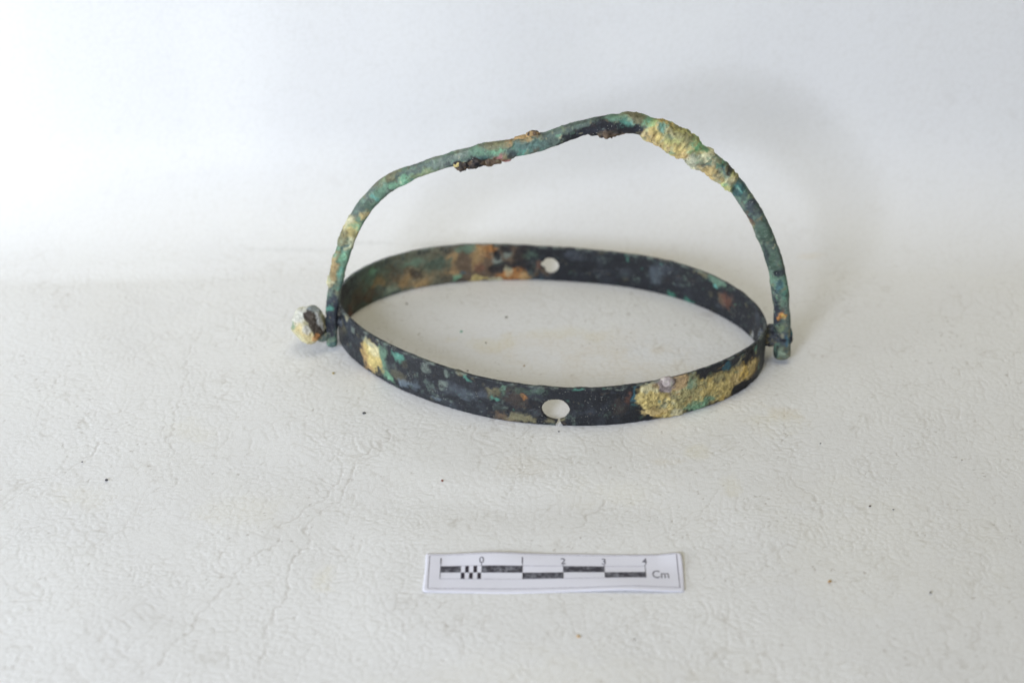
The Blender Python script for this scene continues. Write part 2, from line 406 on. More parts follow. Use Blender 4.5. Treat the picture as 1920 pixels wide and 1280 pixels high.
HANDLE_PATCHES=[
(1.04, -0.025, 0.94, 0.34, 'navy', 1, 0),
(0.08, -0.0, 0.22, 0.22, 'darkteal', 0.7, 0.1),
(1.26, 0.076, 0.11, 0.09, 'teal', 0.7, 0),
(1.57, -0.026, 0.12, 0.12, 'greydark', 0.6, 0),
(2.11, -0.157, 0.12, 0.09, 'darkteal', 0.6, 0),
(3.14, -0.011, 0.94, 0.41, 'verd', 0.9, 0),
(3.85, -0.005, 0.25, 0.16, 'yellow', 0.75, 0.25),
(3.46, -0.065, 0.22, 0.14, 'cream', 0.6, 0.2),
(3.98, -0.091, 0.14, 0.14, 'ltgreen', 0.7, 0.2),
(3.37, 0.018, 0.22, 0.06, 'darkteal', 0.9, -0.2),
(2.58, 0.131, 0.53, 0.12, 'ochre', 0.8, 0.35),
(2.11, 0.208, 0.12, 0.12, 'cream', 0.9, 0.7),
(3.59, 0.151, 0.34, 0.12, 'khaki', 0.8, 0.5),
(4.03, 0.22, 0.22, 0.14, 'cream', 0.8, 0.4),
(2.52, -0.083, 0.25, 0.12, 'teal', 0.6, 0.05),
(3.04, -0.049, 0.12, 0.09, 'ltgreen', 0.7, 0.1),
(4.46, -0.106, 0.16, 0.09, 'ochreyel', 0.8, 0.1),
(4.75, -0.025, 0.28, 0.19, 'darkgreen', 0.8, 0),
(5.37, -0.002, 0.41, 0.19, 'verd', 0.85, 0),
(5.12, -0.019, 0.12, 0.08, 'turq', 0.6, 0),
(5.78, 0.077, 0.19, 0.12, 'darkgreen', 0.6, 0),
(6.14, -0.053, 0.31, 0.14, 'ltgreen', 0.7, 0.1),
(6.25, -0.188, 0.16, 0.09, 'teal', 0.6, 0),
(6.7, -0.1, 0.41, 0.14, 'yelgreen', 0.75, 0.1),
(5.8, 0.22, 0.62, 0.14, 'khaki', 0.6, 0.15),
(5.63, -0.22, 0.06, 0.14, 'darkbrown', 0.9, 0),
(7.29, 0.027, 0.34, 0.14, 'greygreen', 0.8, 0.05),
(7.92, 0.155, 0.41, 0.12, 'greygreen', 0.8, 0.1),
(7.57, -0.027, 0.22, 0.14, 'greydark', 0.7, 0),
(8.42, 0.108, 0.44, 0.14, 'verd', 0.9, 0.1),
(8.85, 0.041, 0.22, 0.12, 'ltgreen', 0.85, 0.1),
(8.42, -0.077, 0.31, 0.09, 'darkteal', 0.6, 0),
(9.02, -0.148, 0.12, 0.12, 'rust', 0.8, 0.1),
(7.78, -0.22, 0.22, 0.14, 'yellow', 0.85, 0.45),
(7.75, -0.22, 0.23, 0.14, 'darkbrown', 1, 0.3),
(8.21, -0.22, 0.41, 0.14, 'black', 0.9, 0.2),
(8.24, -0.22, 0.31, 0.14, 'brown', 0.7, 0.2),
(8.75, -0.22, 0.28, 0.14, 'rust', 0.8, 0.2),
(8.92, -0.22, 0.12, 0.14, 'pink', 0.8, 0.1),
(9.12, -0.22, 0.14, 0.14, 'khaki', 0.8, 0.5),
(8.14, -0.168, 0.16, 0.08, 'black', 0.8, 0.1),
(8.82, 0.22, 0.47, 0.14, 'khaki', 0.7, 0.3),
(9.56, 0.22, 0.38, 0.14, 'ochre', 0.85, 0.5),
(10.02, 0.22, 0.2, 0.14, 'brown', 0.95, 0.3),
(9.86, 0.22, 0.16, 0.14, 'ochre', 0.9, 0.6),
(9.82, -0.015, 0.62, 0.25, 'blugreen', 0.9, 0),
(9.56, -0.143, 0.19, 0.11, 'teal', 0.8, 0.05),
(9.27, -0.118, 0.12, 0.11, 'navy', 0.7, 0),
(10.52, -0.004, 0.31, 0.19, 'slategreen', 0.9, 0),
(10.9, 0.009, 0.14, 0.12, 'bluegrey', 0.8, 0),
(9.86, -0.22, 0.16, 0.14, 'brown', 0.7, 0.1),
(11.72, -0.116, 1.09, 0.27, 'black', 1, 0),
(11.47, -0.145, 0.62, 0.16, 'navy', 0.8, 0),
(11.36, 0.137, 0.47, 0.08, 'slategreen', 0.9, 0.1),
(12.05, -0.22, 0.56, 0.14, 'darkbrown', 0.95, 0.3),
(11.9, -0.22, 0.31, 0.14, 'brown', 0.7, 0.5),
(12.23, 0.176, 0.38, 0.09, 'verd', 0.9, 0.1),
(12.34, 0.07, 0.19, 0.09, 'teal', 0.85, 0.1),
(12.63, 0.124, 0.25, 0.09, 'turq', 0.7, 0.05),
(12.69, -0.089, 0.22, 0.16, 'black', 1, -0.3),
(12.84, 0.003, 0.25, 0.22, 'navy', 0.9, 0),
(12.66, 0.22, 0.41, 0.14, 'khaki', 0.85, 0.5),
(13.05, 0.22, 0.22, 0.22, 'ltgreen', 0.85, 0.2),
(13.53, 0.009, 0.47, 0.41, 'yellow', 1, 1.1),
(13.3, -0.22, 0.34, 0.19, 'ochreyel', 1, 0.8),
(13.41, 0.176, 0.19, 0.09, 'turq', 0.8, 0.1),
(14.05, 0.082, 0.47, 0.41, 'cream2', 1, 1.2),
(14.05, -0.22, 0.34, 0.19, 'yellow', 1, 1.0),
(14.08, 0.22, 0.19, 0.14, 'khaki', 0.8, 0.5),
(13.75, 0.22, 0.28, 0.14, 'khaki', 0.7, 0.4),
(14.29, 0.153, 0.19, 0.11, 'green', 0.8, 0),
(14.47, 0.22, 0.41, 0.17, 'brightgreen', 0.8, 0.2),
(14.58, -0.18, 0.25, 0.22, 'greycream', 0.95, 1.1),
(14.82, 0.153, 0.16, 0.16, 'cream', 0.9, 0.7),
(14.82, -0.22, 0.22, 0.14, 'greycream', 0.95, 1.0),
(14.85, -0.11, 0.12, 0.12, 'brown', 0.6, 0.3),
(15.21, 0.173, 0.39, 0.23, 'verd', 0.9, 0.3),
(15.35, -0.194, 0.34, 0.16, 'ochreyel', 0.95, 0.9),
(15.38, 0.068, 0.19, 0.12, 'darkteal', 0.8, 0),
(15.76, -0.18, 0.22, 0.19, 'cream2', 0.9, 0.9),
(15.73, -0.047, 0.19, 0.12, 'palegreen', 0.7, 0.4),
(15.53, 0.22, 0.19, 0.19, 'khaki', 0.9, 0.7),
(15.73, 0.22, 0.12, 0.14, 'cream2', 0.8, 0.6),
(15.56, 0.22, 0.06, 0.14, 'black', 0.8, -0.2),
(16.06, 0.028, 0.34, 0.25, 'darkteal', 0.9, 0.1),
(16.11, 0.048, 0.22, 0.05, 'turq', 0.6, 0.1),
(16.78, 0.043, 0.34, 0.25, 'greydark', 0.9, 0),
(17.07, -0.22, 0.22, 0.14, 'rust', 0.8, 0),
(17.2, 0.119, 0.08, 0.08, 'khaki', 0.8, 0.2),
(17.62, 0.009, 0.41, 0.28, 'darkgreen', 0.95, 0),
(16.78, 0.22, 0.16, 0.14, 'darkgreen', 0.6, 0),
(18.4, -0.008, 0.53, 0.28, 'darkgreen', 1, 0),
(18.19, -0.12, 0.47, 0.09, 'navy', 0.7, 0),
(18.85, 0.103, 0.14, 0.22, 'navy', 0.9, 0),
(19.22, -0.026, 0.2, 0.14, 'slateteal', 0.9, 0),
(19.64, 0.14, 0.17, 0.09, 'teal', 0.7, 0),
(20.18, -0.18, 0.78, 0.16, 'navy', 1, 0),
(20.45, 0.117, 0.69, 0.12, 'slategreen', 0.95, 0),
(20.08, 0.014, 0.12, 0.05, 'rust', 0.8, 0.1),
(20.21, -0.011, 0.09, 0.12, 'orange', 1, 0.3),
(20.25, 0.019, 0.05, 0.05, 'brightyellow', 0.9, 0.2),
(20.96, -0.002, 0.25, 0.16, 'slate', 0.8, 0),
(21.0, 0.139, 0.16, 0.08, 'blue', 0.7, 0),
(21.4, 0.023, 0.19, 0.12, 'palegreen', 0.9, 0.2),
(21.4, -0.165, 0.25, 0.08, 'black', 0.8, 0),
(21.66, 0.014, 0.08, 0.22, 'khaki', 0.7, 0)]
KNOB=[-7.034, 0.072, 0.852]
HEAD_R=[6.803, -0.562, 0.768]
PINH_R=[6.362, -0.538, 0.807]
PINH_L=[-6.294, 0.04, 0.872]
SHANK=[-6.59, 0.02, 0.484]
LUMPS=[([-2.501, 0.325, 5.852], (0.273, 0.22, 0.2), 200, ['darkbrown', 'brown', 'black'], 'dark brown crumbly lump under the left arch of the handle'), ([-2.12, 0.317, 5.955], (0.333, 0.183, 0.167), 207, ['black', 'darkbrown', 'brown'], None), ([-1.755, 0.305, 6.01], (0.303, 0.165, 0.15), 214, ['brown', 'khaki', 'darkbrown'], None), ([-1.42, 0.296, 6.079], (0.242, 0.147, 0.133), 221, ['rust', 'pink', 'khaki'], None), ([-2.646, 0.337, 5.912], (0.182, 0.147, 0.133), 228, ['yellow', 'khaki'], None), ([-0.552, 0.315, 6.748], (0.212, 0.147, 0.133), 235, ['brown', 'ochre', 'darkbrown'], 'brown lump on top of the handle left of its peak'), ([-0.826, 0.316, 6.619], (0.273, 0.11, 0.1), 242, ['ochre', 'khaki'], None), ([1.477, 0.235, 6.884], (0.455, 0.202, 0.183), 249, ['darkbrown', 'black', 'brown'], 'dark flake under the peak of the handle'), ([1.117, 0.253, 6.907], (0.242, 0.147, 0.133), 256, ['black', 'darkbrown'], None), ([3.829, 0.051, 5.994], (0.197, 0.183, 0.167), 263, ['greycream', 'cream'], 'pale grain in the yellow crust of the handle'), ([3.02, -3.434, 1.21], (0.2, 0.08, 0.15), 401, ['pinkgrey', 'pinkwhite', 'greycream'], 'pinkish grey stone grain stuck on the front rim')]
CRUMBS=[(-5.22, -3.21, 0.068, 'black'), (-11.74, -6.22, 0.061, 'black'), (-6.23, -1.24, 0.061, 'olive'), (-2.98, -6.24, 0.045, 'red'), (0.39, -12.2, 0.076, 'orange'), (6.53, -10.25, 0.068, 'orange'), (-12.53, -5.43, 0.038, 'black'), (-2.65, 0.94, 0.068, 'green'), (-4.33, 2.49, 0.061, 'brown'), (-1.33, 1.74, 0.061, 'brown'), (0.11, -4.06, 0.038, 'black'), (-1.92, 0.34, 0.038, 'brown'), (8.0, -7.31, 0.048, 'brown'), (8.9, -10.64, 0.053, 'grey'), (1.69, -12.29, 0.038, 'grey'), (8.57, -7.45, 0.03, 'black'), (7.12, -4.6, 0.03, 'black'), (10.76, -5.34, 0.033, 'grey'), (-0.81, -0.86, 0.045, 'ochre'), (-2.42, -1.11, 0.038, 'brown')]

# ------------------------------------------------------------------ the sheet the things lie on
def worley(p, f, seed):
    """distance to the cell border of a jittered 2-D cell pattern, in cell units"""
    q = p[:, :2]*f
    c = np.floor(q).astype(np.int64)
    z0 = np.zeros(len(q), np.int64)
    d1 = np.full(len(q), 9.0); d2 = np.full(len(q), 9.0)
    for dx in (-1, 0, 1):
        for dy in (-1, 0, 1):
            cx, cy = c[:, 0]+dx, c[:, 1]+dy
            ox = _hash(cx, cy, z0, seed); oy = _hash(cx, cy, z0+1, seed)
            d = np.hypot(cx+ox-q[:, 0], cy+oy-q[:, 1])
            n = d < d1
            d2 = np.where(n, d1, np.minimum(d2, d)); d1 = np.where(n, d, d1)
    return d2-d1

CREASES = [  # long folds in the sheet, centimetres
(1, 0.06, [[-5.52, -5.57], [-6.11, -6.89], [-6.81, -8.09], [-7.6, -9.35], [-8.13, -10.25], [-8.65, -11.96], [-9.26, -12.86], [-9.84, -13.74]]),
(1, 0.06, [[-4.42, -3.84], [-4.85, -5.05], [-5.42, -5.99], [-5.81, -7.12], [-6.47, -8.83], [-6.67, -10.05], [-6.78, -11.96], [-6.82, -13.74]]),
(0.8, 0.05, [[-10.47, 0.43], [-10.47, -1.78], [-10.51, -3.59], [-10.18, -5.05], [-9.99, -6.89]]),
(0.7, 0.05, [[-13.94, -0.97], [-14.11, -2.31], [-14.21, -3.84]]),
(0.7, 0.05, [[-12.19, -4.57], [-12.85, -5.52], [-13.72, -6.67], [-14.25, -7.34]]),
(0.6, 0.05, [[-7.36, -5.52], [-7.73, -5.99], [-8.21, -6.56], [-9.04, -7.56]]),
(0.8, 0.05, [[-0.81, -3.84], [-0.9, -4.81], [-0.99, -5.76], [-1.16, -6.44], [-1.43, -7.01]]),
(0.6, 0.04, [[-0.43, -3.91], [-0.59, -4.57], [-0.8, -5.05]]),
(0.8, 0.05, [[6.31, -3.84], [6.17, -5.29], [6.29, -6.22], [6.58, -7.12], [6.76, -8.2]]),
(0.7, 0.05, [[4.1, -6.56], [3.75, -7.34], [3.43, -7.88], [3.06, -8.31]]),
(0.8, 0.05, [[1.17, -7.01], [0.81, -7.66], [0.45, -8.2]]),
(0.6, 0.05, [[6.55, -7.34], [6.92, -6.67], [7.36, -5.99]]),
(0.6, 0.04, [[10.73, -7.56], [10.49, -9.24], [10.21, -10.83], [9.75, -12.32]]),
(0.6, 0.05, [[5.17, -7.99], [4.63, -9.24], [4.31, -10.44], [4.17, -12.32]]),
(0.5, 0.05, [[-12.39, -9.65], [-12.74, -10.44], [-13.28, -11.4]]),
(0.5, 0.05, [[-9.25, -8.83], [-8.65, -8.41], [-7.82, -7.56], [-7.23, -6.67]]),
(0.6, 0.05, [[-2.19, -10.44], [-2.23, -11.59], [-2.39, -12.86]]),
(0.5, 0.05, [[-5.25, -1.24], [-5.44, -2.83], [-5.74, -4.57]]),
(0.5, 0.05, [[-0.62, -7.56], [-0.49, -8.41], [-0.76, -9.24]]),
(0.6, 0.05, [[2.03, -3.84], [1.92, -4.57], [2.08, -5.52]]),
(0.5, 0.05, [[8.66, -8.83], [8.31, -10.05], [7.75, -11.02]]),
(0.5, 0.05, [[-11.24, -8.83], [-10.71, -7.34], [-10.52, -5.99]])
]

def build_sheet():
    def axis(lo, hi, a, b, fine, coarse):
        return np.concatenate([np.arange(lo, a, coarse), np.arange(a, b, fine), np.arange(b, hi+coarse, coarse)])
    xs = axis(-36, 36, -17.3, 15.2, 0.036, 0.8)
    ss = np.concatenate([np.arange(-30, -14.2, 0.8), np.arange(-14.2, 5.0, 0.034), np.arange(5.0, 14.0, 0.055), np.arange(14.0, 19.0, 0.5)])
    R, LEAN = 3.9, math.radians(82)
    X, Sg = np.meshgrid(xs, ss, indexing='ij')
    P2 = np.stack([X.ravel(), Sg.ravel(), np.zeros(X.size)], 1)
    y0 = 4.45 - 0.0022*(P2[:, 0]-1.5)**2 + 0.2*np.sin(P2[:, 0]*0.21+1.0)
    d = P2[:, 1] - y0
    ang = np.clip(d/R, 0, LEAN)
    ext = np.maximum(d-R*LEAN, 0)
    y = np.where(d < 0, P2[:, 1], y0 + R*np.sin(ang) + ext*math.cos(LEAN))
    z = np.where(d < 0, 0.0, R*(1-np.cos(ang)) + ext*math.sin(LEAN))
    ny_, nz_ = -np.sin(ang), np.cos(ang)                       # surface normal
    def stride(f, octv, seed):                                 # smooth fields on a thinned lattice
        return fbm(P2, f, octv, seed)
    soft = 0.30*fbm(P2, 0.10, 2, 5)*sstep(0.5, 5, d)
    away = sstep(6.6, 9.0, np.hypot(P2[:, 0]*0.9, P2[:, 1]*1.1)) * sstep(.4, 2.5, np.hypot(np.maximum(np.abs(P2[:, 0]+.15)-3.3, 0), np.maximum(np.abs(P2[:, 1]+9.95)-0.85, 0)))
    wave = away*sstep(0, 1, -d+1)*(fbm(P2, 0.16, 2, 9)-0.4)*0.10
    # --- leather grain
    w1 = np.stack([vnoise(P2, 1.6, 101), vnoise(P2, 1.6, 102), 0*d], 1)*0.16
    w2 = np.stack([vnoise(P2, 7.0, 103), vnoise(P2, 7.0, 104), 0*d], 1)*0.035
    W = P2 + w1 + w2
    z1 = sstep(-.35, .35, fbm(P2, 0.5, 3, 110))                # zones of strong / weak grain
    z2 = sstep(-.2, .35, fbm(P2, 0.8, 3, 120))
    g1 = sstep(.21, .0, worley(W*np.array([.9, .95, 1]), 5.3, 1))
    g2 = sstep(.26, .0, worley(W*np.array([.65, 1.25, 1])+31.7, 7.0, 2))
    g3 = sstep(.16, .0, worley((P2+w1*2.2+w2)*np.array([1.0, .55, 1])+11.3, 2.1, 3))
    g3 *= sstep(.0, .3, fbm(P2, 1.1, 3, 130))
    h = (-0.0088*g1*(.4+.6*z1) - 0.0066*g2*z2 - 0.006*g3)*(.25+.75*sstep(3, -.5, d))
    crease = np.zeros(len(P2))
    Wc = P2 + w1*1.0 + w2*2.0
    for depth, wid, line in CREASES:
        L = np.array(line, float)
        lo, hi = L.min(0)-.7, L.max(0)+.7
        k = np.where((P2[:, 0] > lo[0]) & (P2[:, 0] < hi[0]) & (P2[:, 1] > lo[1]) & (P2[:, 1] < hi[1]))[0]
        if not len(k): continue
        dm = np.full(len(k), 9.0); q = Wc[k, :2]
        for a, b in zip(L[:-1], L[1:]):
            tt = np.clip(((q-a)@(b-a))/((b-a)@(b-a)), 0, 1)
            dm = np.minimum(dm, np.hypot(*(q-a-tt[:, None]*(b-a)).T))
        crease[k] = np.maximum(crease[k], depth*sstep(wid*.75, 0, dm))
    crease *= .45+.55*sstep(-.3, .2, fbm(P2, 1.8, 3, 140))
    h = h - 0.012*crease + 0.0022*fbm(P2, 9.0, 2, 150) + 0.007*fbm(P2, 1.0, 3, 160)*sstep(2.5, 0, d)
    hh = h + wave + soft*.3
    y = y + ny_*hh - soft; z = z + nz_*hh
    # --- colour, multiplied on the off-white: stains, grime caught in the grooves, specks
    col = np.ones((len(P2), 4))
    blot = fbm(P2, 1.6, 4, 21)
    def lay(m, c):
        col[:, :3] *= 1-m[:, None]*(1-np.array(c))
    def stain(cx, cy, rx, ry, c, a):
        r = np.hypot((P2[:, 0]-cx)/rx, (P2[:, 1]-cy)/ry)
        lay(a*sstep(1.1, 0.3, r + 0.7*blot)*(.6+.4*np.maximum(g1, g3)), c)
    yel, tan, gry = (0.97, 0.935, 0.80), (0.93, 0.87, 0.76), (0.86, 0.86, 0.85)
    for q in ((0.5, 0.3, 3.2, 1.0, tan, .45), (-1.9, 0.35, 1.0, .5, yel, .8), (1.5, -0.9, 2.5, 1.0, tan, .4), (3.0, -1.0, 1.5, 1.0, tan, .35),
              (-3.5, -1.2, 1.2, .5, yel, .5), (0.2, 0.9, 1.6, .5, yel, .6),
              (6.2, -3.2, .7, .5, tan, .7), (2.9, -5.4, .6, .25, tan, .6), (5.9, -3.5, 1.0, .7, yel, .5), (3.8, -5.0, .5, .4, yel, .6), (4.6, -6.5, .4, .6, yel, .5),
              (-5.7, -10.0, .4, .5, yel, .8), (-8, -7.5, 1.2, .8, yel, .3), (-12, -6.8, 1.0, .8, yel, .3), (-10, -4, 1.0, .6, yel, .3),
              (8.2, 5.2, .5, .22, tan, .7), (2.2, 5.3, 2.0, .35, tan, .45), (-3.0, 5.7, 2.0, .15, gry, .8), (-5.6, 5.75, 1.2, .12, gry, .8), (-8.2, 5.4, 1.5, .1, gry, .7),
              (0.5, -14, 6, 1.5, yel, .2), (8, -9, 4, 3, yel, .15), (1.6, -6.8, 1.5, .8, yel, .3), (-0.8, -5.6, .8, .5, tan, .25)):
        stain(*q)
    dirt = sstep(.15, .55, fbm(P2, 2.6, 4, 170, .65))*sstep(2.5, 0, d)
    lay(np.clip(g1*.12 + g1*dirt*.18, 0, 1), (.62, .57, .50))
    lay(np.clip(g3*.30*(.45+.55*dirt)*(.3+.7*sstep(2.5, 0, d)), 0, 1), (.60, .55, .48))
    lay(np.clip(crease*.40, 0, 1), (.60, .55, .50))
    pts = sstep(.74, .84, vnoise(P2, 9.0, 180))*g1*sstep(-.1, .4, fbm(P2, .7, 2, 185))*sstep(1.5, -1, d)
    lay(np.clip(pts*.6, 0, 1), (.45, .40, .34))
    lay(sstep(-.3, .4, fbm(P2, .4, 3, 190))*.5, (.975, .975, .985))
    n, m = len(xs), len(ss)
    idx = np.arange(n*m).reshape(n, m)
    F = np.stack([idx[:-1, :-1], idx[1:, :-1], idx[1:, 1:], idx[:-1, 1:]], -1).reshape(-1, 4)
    o = new_obj("backdrop_sheet", np.stack([P2[:, 0], y, z], 1), F, M_SHEET, col=col, fl={"flat": P2})
    o["kind"] = "structure"
    return o
build_sheet()

# ------------------------------------------------------------------ corroded bronze: palette and painting
PAL = dict(black=(30, 30, 36), navy=(44, 48, 58), greydark=(66, 72, 80), greygreen=(128, 140, 128), cream=(208, 200, 158), cream2=(192, 190, 122),
    yellow=(202, 180, 112), ochre=(182, 148, 98), ochreyel=(202, 176, 116), brightyellow=(226, 190, 100), olive=(172, 162, 110), khaki=(136, 128, 96),
    verd=(106, 142, 116), teal=(84, 148, 128), bluteal=(50, 102, 116), darkteal=(54, 92, 92), turq=(108, 178, 164), ltgreen=(134, 188, 148), palegreen=(158, 176, 148),
    brightgreen=(132, 200, 142), green=(58, 126, 102), darkgreen=(76, 98, 82), yelgreen=(150, 166, 118), slategreen=(92, 108, 98), blugreen=(92, 120, 112),
    slate=(84, 90, 96), slateteal=(74, 112, 118), blue=(70, 118, 142), bluegrey=(112, 126, 136), brown=(104, 84, 64), darkbrown=(66, 56, 50), orange=(190, 128, 70),
    rust=(118, 76, 58), peach=(212, 178, 128), pink=(178, 122, 120), pinkgrey=(150, 136, 132), pinkwhite=(182, 168, 164), white=(206, 206, 200), greycream=(178, 178, 150))
def _soft(v, k=0.90):                     # patina colours are dusty
    g = 0.3*v[0]+0.55*v[1]+0.15*v[2]
    return srgb(*[g+(c-g)*k for c in v])
PAL = {k: _soft(v) for k, v in PAL.items()}
CRUSTY = {"yellow", "ochreyel", "brightyellow", "cream", "cream2", "olive", "pinkgrey", "pinkwhite", "greycream", "orange", "peach", "black"}
BRIGHT = {"yellow", "ochre", "ochreyel", "brightyellow", "cream", "cream2", "olive", "khaki", "orange", "peach", "pinkgrey", "pinkwhite", "greycream", "white", "palegreen", "ltgreen", "brightgreen"}

def paint(P, s, w, patches, col, crust, hgt, period=None):
    """lay corrosion patches and painted sheen, given along (s) and across (w) the surface, over col"""
    wn = fbm(P, 3.2, 4, 31, .6); wn2 = fbm(P, 9.0, 3, 47, .65); lump = fbm(P, 4.5, 4, 61, .6); fine = fbm(P, 15.0, 3, 53, .7)
    s = s + 0.10*vnoise(P, 4.0, 201) + 0.05*vnoise(P, 11.0, 203)
    w = w + 0.10*vnoise(P, 4.0, 202) + 0.05*vnoise(P, 11.0, 204)
    for i, (s0, w0, rs, rw, c, st, h) in enumerate(patches):
        ds = s - s0
        if period: ds = (ds + period/2) % period - period/2
        near = (np.abs(ds) < rs*2.2+.1) & (np.abs(w-w0) < rw*2.2+.1)
        k = np.where(near)[0]
        if not len(k): continue
        r = np.hypot(ds[k]/rs, (w[k]-w0)/rw)
        hard = c in CRUSTY
        e = (r*.86 if hard else r) + (.3 if hard else 0.45)*wn[k] + (.3 if hard else 0.45)*wn2[k] + (0.15 if hard else 0.45)*fine[k]
        m = st*sstep(1.2, 0.75 if hard else 0.45, e)
        j = (i*7919 % 13 - 6)/6*0.08
        tint = PAL[c]*(1+j+0.40*wn2[k]+0.20*lump[k]+0.25*fine[k])[:, None]
        col[k] = col[k]*(1-m[:, None]) + tint*m[:, None]
        crust[k] = crust[k]*(1-m) + m*(1.0 if c in BRIGHT else 0.35)
        if h:
            mm = sstep(1.25, 0.6, r + 0.45*wn[k] + .2*wn2[k])
            hk = h*0.075*mm*np.clip(1.0+0.50*lump[k]+0.25*wn2[k]+.40*fine[k], .25, 2)
            hgt[k] = np.maximum(hgt[k], hk) if h > 0 else hgt[k]+hk

def mottle(seed, n, s1, w0, w1, names, rmin=.025, rmax=.13, st=(.25, .7)):
    g = np.random.RandomState(seed)
    r = rmin*(rmax/rmin)**g.rand(n)
    return [(g.rand()*s1, w0+(w1-w0)*g.rand(), ri*g.uniform(.7, 1.9), ri, names[g.randint(len(names))], g.uniform(*st), g.choice([0, 0, .05, .12])) for ri in r]

# ------------------------------------------------------------------ the bronze ring with its swinging handle
root = bpy.data.objects.new("bronze_ring_with_handle", None)
scene.collection.objects.link(root)
root.empty_display_size = 0.02
root["label"] = "corroded green and black bronze oval ring with arched bail handle standing on white sheet"
root["category"] = "bronze ring"

def fourier(c, a):
    r = np.full_like(a, c[0])
    for k in range(1, (len(c)+1)//2):
        r = r + c[2*k-1]*np.cos(k*a) + c[2*k]*np.sin(k*a)
    return r

